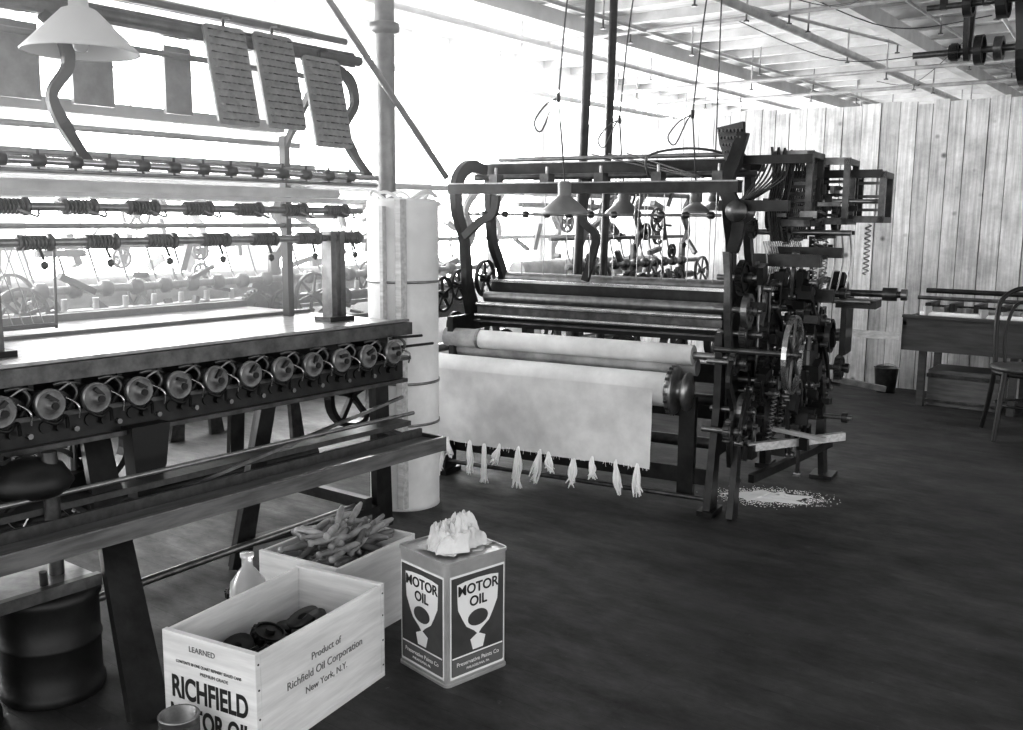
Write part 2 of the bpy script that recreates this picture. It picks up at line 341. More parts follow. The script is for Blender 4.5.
for x,z,r,m in((-3.0,1.565,.012,steel),(-3.03,1.585,.006,steel2),(-3.0,1.535,.006,steel2),(-3.1,1.425,.014,steel2),(-3.1,1.31,.014,steel2),(-3.4,1.62,.01,steel2),(-3.25,1.5,.02,pale),(-3.5,1.72,.012,steel2),(-3.4,1.36,.01,steel2),(-3.7,1.5,.012,pale)):
    b.cyl((x,.9,z),(x,3.03,z),r,m,n=12)
b.mm((-3.22,.9,1.46),(-3.12,2.95,1.475),pale)
b.mm((-3.62,.9,1.78),(-3.56,3.0,1.83),pale2)
y=.95
while y<2.98:
    b.cyl((-3.0,y,1.53),(-3.0,y,1.60),.005,iron,n=6); b.lathe((-3.0,y,1.565),(0,1,0),[(.012,-.02),(.02,-.018),(.02,.018),(.012,.02)],iron2,10)
    y+=.12
def insul(b,p):
    p=V(p); b.helix(p-Vector((0,.05,0)),p+Vector((0,.03,0)),.021,.0055,6,iron2)
    b.lathe(p,(0,1,0),[(.014,.035),(.03,.037),(.03,.047),(.014,.05)],iron2,14); b.lathe(p,(0,1,0),[(.014,-.065),(.026,-.063),(.026,-.055),(.014,-.053)],iron2,14)
for i in range(9):
    insul(b,(-3.1,1.05+.23*i,1.425)); insul(b,(-3.1,1.12+.23*i,1.31))
    p=Vector((-3.1,1.12+.23*i,1.31)); b.tube([p,p+Vector((.02,0,-.03)),p+Vector((.02,.01,-.055))],.005,iron); b.lathe(p+Vector((.02,.01,-.07)),(0,0,1),[(0,-.02),(.012,-.01),(.012,.005),(0,.012)],iron,10)
    p=Vector((-3.1,1.05+.23*i,1.425)); b.tube([p,p+Vector((.05,.02,-.02)),p+Vector((.04,.06,-.03)),p+Vector((.0,.08,.0))],.004,steel2)
for y,dy in((3.0,-.16),(1.72,-.08)):
    b.ribbon([(-3.1,y+dy,2.03),(-3.1,y+dy*.2,1.98),(-3.1,y-.0,1.88),(-3.1,y-.06,1.78),(-3.1,y-.02,1.68),(-3.02,y+.0,1.57)],(1,0,0),[.03,.045,.035,.03,.045,.05],.025,iron)
for dz,dx,r in((0,0,.022),(.09,-.08,.014),(-.05,-.25,.012),(.14,-.3,.02)):
    b.cyl((-3.1+dx,.7,2.06+dz),(-3.1+dx,3.03,2.06+dz),r,iron2)
b.mm((-3.13,.7,2.03),(-3.09,3.0,2.09),iron2)
for y in(1.38,2.86): b.beam((-3.4,y,1.7),(-3.12,y,2.05),.02,.03,iron)
pegm=mat('peg_board_metal',.36,.4,.4,30,.4)
def rr2(w,h_,r):
    o=[]
    for cx,cy,a0 in((w-r,h_-r,0),(-w+r,h_-r,90),(-w+r,-h_+r,180),(w-r,-h_+r,270)):
        for k in range(5):
            t_=math.radians(a0+22.5*k); o.append((cx+r*math.cos(t_),cy+r*math.sin(t_)))
    return o
for yc,w_,z0 in((2.31,.185,1.73),(2.535,.19,1.735),(2.78,.20,1.68)):
    ey=Vector((-.22,0,1)).normalized(); ex=Vector((0,1,0)); o=Vector((-3.03,yc,z0+.18))
    b.prism(rr2(w_/2,.185,.02),o,ex,ey,.012,pegm)
    nn=ex.cross(ey)
    for i in range(7):
        for j in range(13):
            p=o+ex*(-w_/2+.022+i*(w_-.044)/6)+ey*(-.165+j*.0275)
            b.beam(p+nn*.006,p+nn*.02+ey*-.006+ex*.004,.010,.004,steel2 if (i+j)%3 else black)
    b.tube([o+ey*.18,o+ey*.21+nn*.01,o+ey*.2+nn*.05],.006,iron)
for y0,y1 in((1.92,2.08),(2.3,2.42),(1.6,1.8)):
    b.mm((-3.45,y0,1.80),(-3.43,y1,2.06),iron2)
b.done('winding_machine')
b=B()
for i in range(14):
    t=i/13; b.tube([(-3.6,1.2+t*.55,1.30),(-3.62,1.35+t*.5,.99)],.0025,steel2,n=4,sm=False); b.tube([(-3.6,1.75-t*.55,1.30),(-3.62,1.65-t*.5,.99)],.0025,steel2,n=4,sm=False)
b.tube([(-3.6,1.15,1.30),(-3.6,1.9,1.30)],.008,iron,sm=False); b.tube([(-3.62,1.15,.98),(-3.62,1.9,.98)],.01,iron,sm=False)
b.tube([(-3.6,1.15,1.30),(-3.62,1.15,.965)],.006,iron,sm=False); b.tube([(-3.6,1.9,1.30),(-3.62,1.9,.965)],.006,iron,sm=False)
b.done('yarn_net')
for y in(1.34,1.03):
    b=B(); b.lathe((-2.70,y,0),(0,0,1),[(0,0),(.14,0),(.145,.01),(.145,.03),(.138,.035),(.138,.16),(.142,.162),(.142,.172),(.138,.175),(.138,.29),(.146,.295),(.146,.315),(.13,.32),(0,.32)],tank_m,36); b.done('iron_weight_drum')
# ---------------------------------------------------------------- column
b=B(); b.lathe((0,0,0),(0,0,1),[(0,0),(.172,0),(.17,.02),(.168,.7),(.17,1.47),(.155,1.485),(.06,1.49),(0,1.49)],paper,40)
for z in(.42,.62,1.1): b.lathe((0,0,z),(0,0,1),[(.171,-.006),(.174,-.006),(.174,.006),(.171,.006)],steel2,40)
b.mm((.1,-.16,.02),(.135,-.12,1.48),woodL); b.mm((.03,-.19,.0),(.05,-.165,1.45),woodL)
for i in range(6):
    t=U(0,6.28); b.tube([(.1*math.cos(t),.1*math.sin(t),1.48),(.14*math.cos(t+.5),.14*math.sin(t+.5),1.52),(.16*math.cos(t+1),.16*math.sin(t+1),1.5)],.008,paper)
b.done('wrapped_roll_bundle',(-3.19,3.39,0))
b=B(); b.cyl((-3.50,3.60,0),(-3.50,3.60,CZ-.07),.05,iron2,n=20); b.lathe((-3.50,3.60,2.3),(0,0,1),[(.05,0),(.075,.01),(.075,.05),(.05,.06)],iron2); b.done('support_column')
b=B(); b.cyl((-3.40,2.52,2.95),(-3.38,3.93,1.61),.016,iron2); b.done('brace_pipe')
# ---------------------------------------------------------------- loom
ax=(1,0,0)
def side_frame(b,a,m=iron,t=.035):
    A=lambda y,z:(a,y,z); n=(1,0,0)
    b.ribbon([A(.02,.0),A(.05,.25),A(.1,.5),A(.12,.82)],n,[.13,.085,.085,.11],t,m)
    b.ribbon([A(1.08,.0),A(1.03,.25),A(.98,.5),A(.96,.82)],n,[.14,.09,.09,.11],t,m)
    b.mm((a-.04,-.06,0),(a+.04,.1,.025),m); b.mm((a-.04,1.0,0),(a+.04,1.16,.025),m)
    b.beam(A(.05,.82),A(1.02,.82),t,.09,m); b.beam(A(.07,.30),A(1.02,.30),t,.06,m)
    b.ribbon([A(.1,.34),A(.3,.55),A(.55,.6),A(.8,.55),A(1.0,.34)],n,.045,t,m)
    b.ribbon([A(.3,.86),A(.24,1.0),A(.22,1.15),A(.19,1.3),A(.12,1.45),A(.13,1.6),A(.25,1.68),A(.42,1.66)],n,[.12,.08,.06,.06,.07,.08,.07,.06],t,m)
    b.ribbon([A(.75,.86),A(.62,1.1),A(.5,1.3),A(.48,1.64)],n,[.12,.06,.06,.08],t,m)
b=B()
side_frame(b,-.06); side_frame(b,-1.56)
b.mm((-1.58,.06,1.525),(-.0,.13,1.575),iron); b.mm((-1.58,.05,1.575),(-.0,.14,1.582),steel2)
b.mm((-1.58,.46,1.64),(-.0,.53,1.70),iron); b.mm((-1.58,.45,1.70),(-.0,.54,1.706),steel2); b.cyl((-1.55,.3,1.62),(.02,.3,1.62),.016,iron2)
b.cyl((-1.5,.48,1.725),(-.1,.48,1.725),.012,steel2)
b.cyl((-1.5,.15,1.42),(-.1,.15,1.42),.007,steel2)
for i in range(11): b.lathe((-1.4+.125*i,.15,1.42),(1,0,0),[(.007,-.02),(.018,-.01),(.018,.01),(.007,.02)],iron2,10)
for i in range(5):
    b.box((-1.3+i*.3,.095,1.6),(.05,.07,.05),iron2); b.cyl((-1.3+i*.3,.095,1.58),(-1.3+i*.3,.095,1.66),.008,steel2,n=8)
for i in range(3): b.tube([(-.25+i*.02,.2,1.6),(-.9+i*.1,.42,1.74)],.004,iron2,sm=False)
b.tube([(-.45,.1,1.6),(-.45,.08,1.7),(-.3,.2,1.74),(-.15,.3,1.72),(-.08,.35,1.66)],.006,iron2)
b.cyl((-1.52,.9,.9),(-.1,.9,.9),.13,cloth2,n=28)
b.cyl((-1.52,.62,1.05),(-.08,.62,1.05),.035,steel2); b.mm((-1.52,.5,1.02),(-.1,.56,1.03),steel2)
b.mm((-1.5,.40,.97),(-.1,.47,1.045),iron); b.mm((-1.5,.385,1.04),(-.1,.43,1.055),steel)
b.cyl((-1.5,.33,.96),(-.1,.33,.96),.03,steel2); b.mm((-1.5,.24,.86),(-.1,.3,.92),iron2); b.cyl((-1.5,.235,.925),(-.1,.235,.925),.014,steel)
b.mm((-1.5,.27,.80),(-.1,.29,.87),black); b.cyl((-1.5,.22,.865),(-.1,.22,.865),.012,steel)
b.mm((-1.5,.2,.83),(-.1,.24,.84),iron2)
b.cyl((-1.60,.09,.75),(-.19,.09,.75),.05,cloth,n=28); b.cyl((-1.605,.09,.75),(-1.4,.09,.75),.0515,cloth2,n=28); b.cyl((-1.4,.09,.75),(-1.385,.09,.75),.055,steel2,n=28)
b.cyl((-.19,.09,.75),(-.02,.09,.75),.018,steel2); b.cyl((-1.58,.13,.685),(-.18,.13,.685),.042,cloth2,n=24)
b.cyl((-1.6,0,.585),(-.27,0,.585),.082,cloth,n=32); b.cyl((-.36,0,.585),(-.25,0,.585),.068,cloth2,n=28)
b.lathe((-.27,0,.585),(1,0,0),[(.0,0),(.11,0),(.115,.008),(.115,.03),(.1,.035),(.06,.04),(.05,.07),(.09,.075),(.095,.09),(.03,.1),(0,.1)],steel2,36)
for i in range(20):
    t=i/20*6.283; b.box((-.255,.117*math.cos(t),.585+.117*math.sin(t)),(.02,.012,.012),iron2,rx=t)
b.mm((-1.58,.06,.12),(-.05,.10,.20),iron); b.cyl((-1.58,.0,.07),(-.05,.0,.07),.012,iron2); b.mm((-1.58,1.0,.25),(-.05,1.05,.33),iron); b.cyl((-1.58,.4,.25),(-.05,.4,.25),.03,iron2)
b.cyl((-1.58,.55,.45),(-.05,.55,.45),.03,iron2); b.mm((-1.58,.5,.55),(-.05,.56,.65),iron)
b.mm((-.24,.05,.05),(-.16,.09,.55),iron)
for i in range(4):
    a=-.52+.02*i; b.tube([(a,.12,1.52),(a+U(-.01,.01),.12,1.38),(a+U(-.02,.02),.13,1.2)],.0025,steel2,n=4)
for i in range(9):
    a=-1.35+i*.14; b.tube([(a,.5,1.64),(a,.48,1.08)],.003,steel2,n=4,sm=False)
for c,Rr in(((-1.64,.1,.98),.10),((-1.66,.3,1.02),.09),((-1.6,.5,1.05),.11),((-1.62,.2,.80),.08)): b.wheel(c,(1,0,0),Rr,iron,spokes=5)
b.ribbon([(-1.3,.1,1.52),(-1.32,.1,1.42),(-1.4,.1,1.38),(-1.5,.1,1.3)],(0,1,0),.04,.03,iron)
b.ribbon([(-.95,.5,1.64),(-.98,.5,1.4),(-.9,.5,1.3),(-.96,.5,1.06)],(0,1,0),.04,.03,iron)
# right side gearing and motion work
b.prism([(.12,.35),(.95,.35),(1.0,.9),(.75,1.12),(.4,1.18),(.2,1.0),(.1,.8)],(-.03,0,0),(0,1,0),(0,0,1),.012,black)
G=[(.02,.13,1.13,.085,0),(.06,.10,.98,.08,1),(.04,.17,.86,.085,0),(.03,.02,.74,.06,0),(.10,.3,.62,.12,0),(.06,.1,.5,.085,1),(.03,-.02,.42,.06,0),(.07,.5,.85,.11,0),(.12,.75,.62,.13,1),(.12,.95,.95,.11,1),(.08,.65,1.05,.08,0),(.12,.42,.42,.1,1),(.14,.85,.4,.1,0),(.2,.62,.95,.07,0),(.3,.85,.8,.09,1),(.34,.95,.62,.07,0)]
for i,(a,y,z,Rr,k) in enumerate(G):
    m_=[iron,steel2,iron2,iron2][i%4]
    if not k: b.gear((a,y,z),ax,Rr,.024,m_,int(Rr*260))
    else: b.wheel((a,y,z),ax,Rr,m_,rim=.018,spokes=5,w=.028)
    b.cyl((-.1,y,z),(a+U(.04,.08),y,z),.014,steel2,n=10); b.cyl((a+.03,y,z),(a+.05,y,z),.026,iron2,n=8)
b.wheel((.30,.0,.80),ax,.18,iron2,rim=.016,w=.022,spokes=6,m2=steel,n=40); b.cyl((-.06,.0,.80),(.34,.0,.80),.013,iron2)
b.ribbon([(-.02,.0,1.25),(.0,-.03,1.1),(.0,-.02,.95),(.0,.03,.8)],ax,[.05,.035,.03,.05],.03,iron2)
b.ribbon([(.03,.02,.78),(.03,-.06,.66),(.04,.0,.52),(.04,-.04,.38),(.03,.02,.25)],ax,[.05,.04,.05,.04,.04],.02,iron)
b.ribbon([(.08,.15,1.2),(.1,.25,1.05),(.1,.2,.9)],ax,[.03,.05,.03],.016,steel2)
for k in range(7):
    b.cyl((.05+.03*k,.35+.09*k,.3+.03*k),(.05+.03*k,.33+.09*k,1.15+.02*(k%3)),.009,[steel2,iron2,iron][k%3],n=8)
    b.box((.05+.03*k,.35+.09*k,.5+.07*k),(.03,.04,.05),iron)
for k in range(6):
    y=.15+.16*k; z=[.42,.56,.7,.9,1.03,.35][k]; L=[.12,.18,.2,.34,.4,.42][k]
    b.cyl((-.05,y,z),(L,y,z),.013,steel2,n=10); b.cyl((L-.05,y,z),(L-.02,y,z),.028,iron2,n=12); b.box((L*.4,y,z),(.04,.05,.06),iron)
for i in range(46):
    a=U(.0,.32); y=U(.0,1.0); z=U(.25,1.15); dy=U(-.2,.2); dz=U(-.25,.25)
    p=V(a,y,z); q=V(a+U(-.02,.03),min(1.1,max(-.03,y+dy)),max(.15,z+dz))
    if a>.16: p.y=max(p.y,.4); q.y=max(q.y,.4)
    b.ribbon([p,(p+q)/2+Vector((0,U(-.04,.04),U(-.03,.03))),q],ax,[.04,.026,.034],.014,random.choice([iron,iron2,black]))
    for e in(p,q): b.cyl(e-Vector((.018,0,0)),e+Vector((.018,0,0)),.014,steel2,n=8)
for i in range(100):
    p=V(U(.0,.32),U(.1,1.1),U(.25,1.15)); 
    if p.x>.16: p.y=max(p.y,.4)
    b.box(p,(U(.03,.07),U(.03,.10),U(.02,.09)),random.choice([iron,black,black,iron]),rx=U(-.4,.4))
for i in range(4): b.helix((.16,.2+i*.2,.35),(.18,.22+i*.2,.58),.012,.003,12,steel2)
b.ribbon([(.28,1.0,0),(.26,.95,.4),(.24,.9,.9)],ax,[.12,.07,.08],.03,iron); b.mm((.22,.92,0),(.34,1.08,.02),iron)
b.ribbon([(.06,-.02,0),(.05,.05,.3),(.02,.1,.5)],ax,[.1,.06,.06],.03,iron)
b.beam((.06,.2,.30),(.44,.62,.32),.03,.04,woodL); b.beam((.1,.4,.37),(.40,.35,.35),.03,.02,woodL); b.beam((.1,.15,.16),(.3,1.05,.18),.03,.04,iron)
b.beam((.3,1.0,.55),(.56,1.1,.50),.04,.03,iron2); b.beam((.25,1.05,.8),(.6,1.2,.78),.02,.04,woodL)
b.cyl((-.05,1.0,1.02),(.62,1.0,1.02),.018,iron2); b.cyl((.53,1.0,1.02),(.60,1.0,1.02),.035,iron2); b.cyl((.62,1.0,1.02),(.65,1.0,1.02),.03,steel2)
b.cyl((-.05,.8,.99),(.5,.8,.99),.014,steel2); b.box((.42,.95,.97),(.2,.2,.04),iron); b.lathe((.3,1.0,1.02),ax,[(.0,-.05),(.06,-.05),(.06,-.03),(.03,-.02),(.03,.02),(.06,.03),(.06,.05),(0,.05)],iron2)
b.mm((.35,.85,.7),(.38,1.05,1.0),iron); b.mm((.1,.55,1.0),(.36,.6,1.06),iron)
# dobby head (upper right)
for i,(a0,y0,w_) in enumerate(((.06,.45,.19),(.19,.75,.18),(.34,.92,.18))):
    z0=1.37+.01*i; z1=[1.70,1.68,1.62][i]
    for z in(z0,z1): 
        b.mm((a0,y0,z),(a0+w_,y0+.03,z+.035),steel2 if z==z1 else iron2)
        b.mm((a0,y0,z),(a0+.025,y0+.28,z+.03),iron); b.mm((a0+w_-.02,y0,z),(a0+w_,y0+.28,z+.03),iron)
    for a in(a0,a0+w_-.03): b.mm((a,y0,z0),(a+.03,y0+.03,z1+.03),iron2); b.mm((a,y0+.25,z0),(a+.03,y0+.28,z1+.03),iron)
    if i<2:
        for k in range(6): b.mm((a0+.02,y0+.1+.02*k,1.42+.035*k),(a0+w_-.02,y0+.11+.02*k,1.435+.035*k),iron2)
    else:
        for k in range(3): b.mm((a0+.02,y0+.15,z0+.06+.07*k),(a0+w_-.02,y0+.16,z0+.075+.07*k),iron2)
for i in range(18):
    y=.25+i*.045; b.ribbon([(.10+.02*(i%3),y,1.74),(.11,y+.01,1.6),(.10,y-.01,1.45),(.12,y,1.3)],ax,[.02,.012,.02,.012],.008,random.choice([iron,iron2,black]))
    b.tube([(.08,y,1.3),(.1,y+.01,1.2),(.08,y,1.05)],.004,steel2,n=5)
for i in range(44):
    p=V(U(-.02,.34),U(.25,1.0),U(1.22,1.62)); q=p+random.choice([Vector((U(.05,.12),0,0)),Vector((0,U(.05,.15),U(-.02,.02))),Vector((0,U(-.02,.02),U(.04,.1)))])
    b.beam(p,q,U(.012,.03),U(.01,.035),random.choice([iron,iron2,steel2,black]))
for i in range(6): b.gear((.0+.06*i,.35+.1*i,1.36+.05*(i%2)),ax,.05+.015*(i%3),.02,iron2,18)
b.mm((-.02,.2,1.66),(.3,.24,1.70),iron); b.mm((-.02,.9,1.62),(.5,.94,1.66),iron); b.cyl((-.05,.6,1.34),(.42,.6,1.34),.014,steel2); b.cyl((-.05,.7,1.5),(.5,1.0,1.5),.012,steel2)
b.mm((-.1,.1,1.44),(.22,.16,1.49),iron); b.lathe((.0,.1,1.44),(0,1,0),[(0,-.06),(.05,-.06),(.05,-.04),(.03,-.03),(.03,.03),(.06,.04),(.06,.06),(0,.06)],iron2)
b.mm((.02,.3,1.18),(.34,.34,1.24),iron); b.mm((.05,.5,1.22),(.40,.54,1.27),iron)
for k in range(4): b.tube([(.26+.04*k,.8,1.34),(.27+.04*k,.82,1.2),(.25+.04*k,.8,1.03)],.005,steel2)
for k in range(2): b.helix((.22+.05*k,.75,1.32),(.22+.05*k,.75,1.06),.014,.004,10,steel2)
b.helix((.44,.97,1.38),(.44,.97,1.12),.014,.004,10,steel2)
b.ribbon([(-.03,.12,1.25),(.0,.1,1.4),(-.06,.08,1.55),(-.03,.1,1.68),(.0,.12,1.8)],(0,1,0),[.05,.06,.07,.06,.05],.04,iron)
fan=[(-.035,0),(.035,0),(.065,.1),(.07,.18),(-.07,.18),(-.065,.1)]
b.prism(fan,(-.04,.12,1.66),(1,-.3,.15),(-.15,.1,1),.02,black)
for i in range(7):
    for j in range(5): b.box((-.04+(-.05+.017*i)*(.6+.1*j)-.006*j,.105,1.68+.032*j),(.007,.02,.012),iron2)
for i in range(7): b.tube([(.05+.02*i,.3,1.66),(.04+.02*i,.2,1.58),(.0,.1+.02*i,1.48)],.005,iron2,n=5)
def clo(u,v):
    a=-1.6+u*1.27; z=.60-v*(.395+.006*noise.noise(V(u*16,0,0))+.004*noise.noise(V(u*60,0,0))); y=-.085-.008*math.sin(v*3)*math.sin(u*11+1)+.012*v*math.sin(u*17)+.005*noise.noise(V(u*20,v*6,0))
    return V(a,y,z)
b.grid(clo,110,16,cloth)
for i in range(60):
    a=-1.6+U(.01,.99)*1.27; b.tube([(a,-.086,.215),(a+U(-.006,.006),-.088,.205-U(.0,.02))],.0012,fringe,n=4,sm=False)
for u in(.06,.09,.2,.27,.43,.53,.57,.68,.86,.95,.34,.76):
    a=-1.6+u*1.27; L=U(.12,.2) if u not in(.34,.76,.57,.09) else .07
    sw=U(-.03,.03)
    for k in range(14):
        x0=a+U(-.009,.009); s1=sw+U(-.022,.022); l=L*U(.65,1.1); ph_=U(0,6)
        b.tube([(a+U(-.003,.003),-.085,.23),(x0,-.094,.20),(x0+sw*.5+.012*math.sin(ph_),-.10+U(-.014,.012),.19-l*.5),(x0+s1,-.10+U(-.02,.012),max(.012,.19-l))],(lambda t:.0018+.0050*math.sin(max(0,min(1,t))*3.0)),fringe,n=5,sub=4)
loom=b.done('power_loom',(-1.85,4.15,0),math.radians(8))
b=B()  # patch of light on the floor, modelled as a pale mesh with flecks
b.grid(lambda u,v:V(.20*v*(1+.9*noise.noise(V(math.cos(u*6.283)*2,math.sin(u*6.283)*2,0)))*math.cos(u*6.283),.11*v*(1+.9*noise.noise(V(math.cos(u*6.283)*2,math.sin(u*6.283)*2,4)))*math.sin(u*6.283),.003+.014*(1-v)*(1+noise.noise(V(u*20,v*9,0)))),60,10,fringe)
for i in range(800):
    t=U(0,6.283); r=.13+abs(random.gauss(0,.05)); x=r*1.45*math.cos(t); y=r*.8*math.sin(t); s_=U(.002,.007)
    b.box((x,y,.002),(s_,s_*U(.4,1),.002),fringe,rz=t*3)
b.done('painted_light_patch',(-1.79,4.60,0),math.radians(30))
# ---------------------------------------------------------------- background machines
def bgmachine(name,loc,L,rz,m=pale2):
    b=B()
    for y in(0,L*.5,L):
        for x in(0,.8):
            b.ribbon([(x,y-.15,0),(x,y-.1,.4),(x,y,.8),(x,y,1.2)],(1,0,0),[.1,.06,.08,.06],.03,m); b.ribbon([(x,y+.15,0),(x,y+.1,.4),(x,y,.8)],(1,0,0),[.1,.06,.06],.03,m)
            b.ribbon([(x,y,1.15),(x,y+.1,1.3),(x,y+.02,1.45),(x,y+.15,1.6)],(1,0,0),.05,.03,m)
        b.beam((0,y,.85),(.8,y,.85),.04,.08,m); b.wheel((-.08,y+.25,.3),(1,0,0),.2,iron,rim=.03,w=.06,spokes=5); b.wheel((.9,y+.2,.95),(1,0,0),.13,m,spokes=6)
        b.wheel((.95,y+.45,.32),(1,0,0),.2,iron,rim=.03,w=.06,spokes=5)
        b.gear((.88,y-.2,.9),(1,0,0),.1,.03,m,24)
    for x,z,r,mm_ in((0,.9,.03,m),(.8,.92,.03,m),(.4,1.0,.08,cloth2),(.4,1.5,.02,m),(.1,1.25,.015,iron2),(.7,1.25,.015,iron2),(.8,.5,.03,steel2),(.85,1.05,.02,steel2),(.0,1.6,.02,m),(.8,1.6,.02,m)):
        b.cyl((x,-.2,z),(x,L+.2,z),r,mm_)
    b.mm((.05,-.1,.86),(.75,L+.1,.88),pale2); b.mm((.82,-.1,.72),(.86,L+.1,.8),m)
    y=0
    while y<L:
        b.lathe((.85,y,1.05),(0,1,0),[(.02,-.03),(.04,-.02),(.04,.02),(.02,.03)],m,10); b.tube([(.7,y,1.25),(.72,y+.03,1.1),(.8,y,1.05)],.006,m); b.cyl((.75,y,.88),(.75,y,1.0),.015,pale,n=8); y+=.16
    for i in range(int(L*26)): 
        p=V(U(.3,.95),U(0,L),U(.75,1.55)); q=p+random.choice([Vector((U(-.1,.1),U(-.05,.05),U(-.2,.2))),Vector((0,U(-.25,.25),U(-.1,.1)))])
        b.beam(p,q,U(.015,.05),U(.015,.05),random.choice([m,iron,iron2]))
    for i in range(int(L*5)):
        b.wheel((U(.4,.95),U(0,L),U(.85,1.5)),(1,0,0),U(.05,.11),random.choice([iron,iron2]),spokes=5)
    return b.done(name,loc,rz)
bgmachine('spinning_frame',(-5.2,1.9,0),3.4,0,iron2)
bgmachine('spinning_frame',(-4.7,6.0,0),1.7,0,iron2)
# ---------------------------------------------------------------- pendant lamps
def lamp(p,Rr,m,top=CZ-.07,name='pendant_lamp',swag=.0,sd=1):
    b=B(); p=V(p)
    b.lathe(p,(0,0,1),[(Rr,0),(Rr*1.02,.004),(Rr*.93,.02),(Rr*.3,Rr*.75),(.03,Rr*.8),(.03,Rr*.8+.05),(.022,Rr*.8+.06),(0,Rr*.8+.06)],m,30)
    b.lathe(p,(0,0,1),[(Rr*.97,.002),(Rr*.28,Rr*.72)],shade_p,30)
    b.lathe(p,(0,0,1),[(0,.0),(.018,.005),(.028,.03),(.02,.06),(.012,.09)],glass,14)
    t=p+Vector((0,0,Rr*.8+.06)); 
    if swag:
        k=t+Vector((-.02*sd,-.03,.36)); b.tube([t,t+Vector((-.01*sd,-.01,.15)),k],.004,cordm,n=5)
        b.tube([k,k+Vector((-.07*sd,0,-.03)),k+Vector((-.13*sd,0,-.10)),k+Vector((-.09*sd,0,-.14)),k+Vector((-.03*sd,0,-.03)),k],.004,cordm,n=5)
        b.cyl(k-Vector((0,0,.02)),k+Vector((0,0,.02)),.009,black,n=8)
        b.tube([k,(k.x+.05*sd,k.y,(k.z+top)/2),(k.x+.12*sd,k.y+.05,top+.07)],.004,cordm,n=5)
    else: b.tube([t,(t.x,t.y,top+.07)],.004,cordm,n=5,sm=False)
    b.done(name)
lamp((-2.42,3.62,1.42),.105,shade_m,swag=1)
lamp((-2.66,4.55,1.42),.1,shade_m,swag=1)
lamp((-2.16,4.40,1.43),.07,shade_m,swag=1)
lamp((-2.30,4.9,1.45),.06,shade_m)
lamp((-2.98,1.70,1.905),.175,shade_p)
# ---------------------------------------------------------------- poles behind loom
b=B(); b.cyl((-3.66,5.6,0),(-3.56,5.6,CZ-.07),.032,iron,n=16); b.done('iron_post')
b=B(); b.cyl((-3.55,5.78,0),(-3.49,5.78,CZ-.07),.028,iron,n=16); b.done('iron_post')
b=B()
for (p,q,r) in(((-4.6,-1,2.78),(-4.6,13.5,2.78),.025),((-2.75,-1,2.78),(-2.75,13.5,2.78),.032),((-5.6,2,2.6),(-5.6,13.5,2.6),.03),((-5.7,10.5,2.75),(3,10.5,2.75),.02),((-5.7,6.6,2.8),(3,6.6,2.8),.016),((-5.7,8.9,2.7),(3,8.9,2.7),.018),((-5.7,12.2,2.7),(3,12.2,2.7),.022),((-3.4,4,2.85),(-1.4,13,2.85),.012),((-3.75,4,2.8),(-3.6,13.4,2.8),.015),((-1.2,4,2.83),(-1.9,13.5,2.83),.015),((-1.95,3,2.88),(-1.95,13,2.88),.01)):
    b.cyl(p,q,r,pale2)
    for k in range(7):
        c=V(p).lerp(V(q),(k+.5)/7); b.cyl(c,(c.x,c.y,CZ-.02),.008,pale2,n=8); b.cyl(c-Vector((0,0,.07)),c,.007,iron2,n=6); b.cyl(c-Vector((0,0,.08)),c-Vector((0,0,.07)),.02,iron2,n=8)
for (x,y,x2,y2) in((-2.5,6.2,-1.6,8.0),(-3.2,7.0,-2.4,9.5),(-2.0,9.0,-3.3,11.0),(-1.5,5.8,-2.6,6.6)):
    b.tube([(x,y,2.9),((x+x2)/2,(y+y2)/2,2.72),(x2,y2,2.9)],.004,cordm,n=5)
b.done('ceiling_pipes')
b=B(); sy=7.3
b.cyl((-1.95,sy,2.55),(2.5,sy,2.55),.022,iron2,n=16)
for x in(-1.6,-.75,.6):
    b.ribbon([(x,sy-.1,2.95),(x,sy-.08,2.78),(x,sy-.05,2.6),(x,sy,2.5),(x,sy+.05,2.6),(x,sy+.08,2.78),(x,sy+.1,2.95)],(1,0,0),.03,.035,iron)
    b.mm((x-.03,sy-.14,2.9),(x+.03,sy+.14,2.93),iron)
b.wheel((-1.52,sy,2.55),(1,0,0),.10,iron,rim=.012,w=.05,spokes=5); b.wheel((-1.4,sy,2.55),(1,0,0),.08,iron2,rim=.03,w=.05,spokes=4); b.wheel((-1.22,sy,2.55),(1,0,0),.26,iron,rim=.015,w=.075,spokes=6)
b.gear((-1.68,sy,2.55),(1,0,0),.06,.04,iron,20)
b.cyl((-1.75,sy-.5,2.76),(2.5,sy-.5,2.76),.018,iron2); b.wheel((-1.5,sy-.5,2.76),(1,0,0),.08,iron,rim=.02,w=.05,spokes=4); b.wheel((-1.3,sy-.5,2.76),(1,0,0),.11,black,rim=.03,w=.06,spokes=4)
b.ribbon([(-1.22,sy-.262,2.55),(-1.22,sy-.5,2.92)],(1,0,0),.006,.07,rubber,sm=False); b.ribbon([(-1.22,sy+.262,2.55),(-1.22,sy+.25,2.92)],(1,0,0),.006,.07,rubber,sm=False)
for x in(-1.65,-1.4,-.9): b.mm((x-.02,sy-.52,2.74),(x+.02,sy-.48,2.93),iron)
b.done('line_shaft')
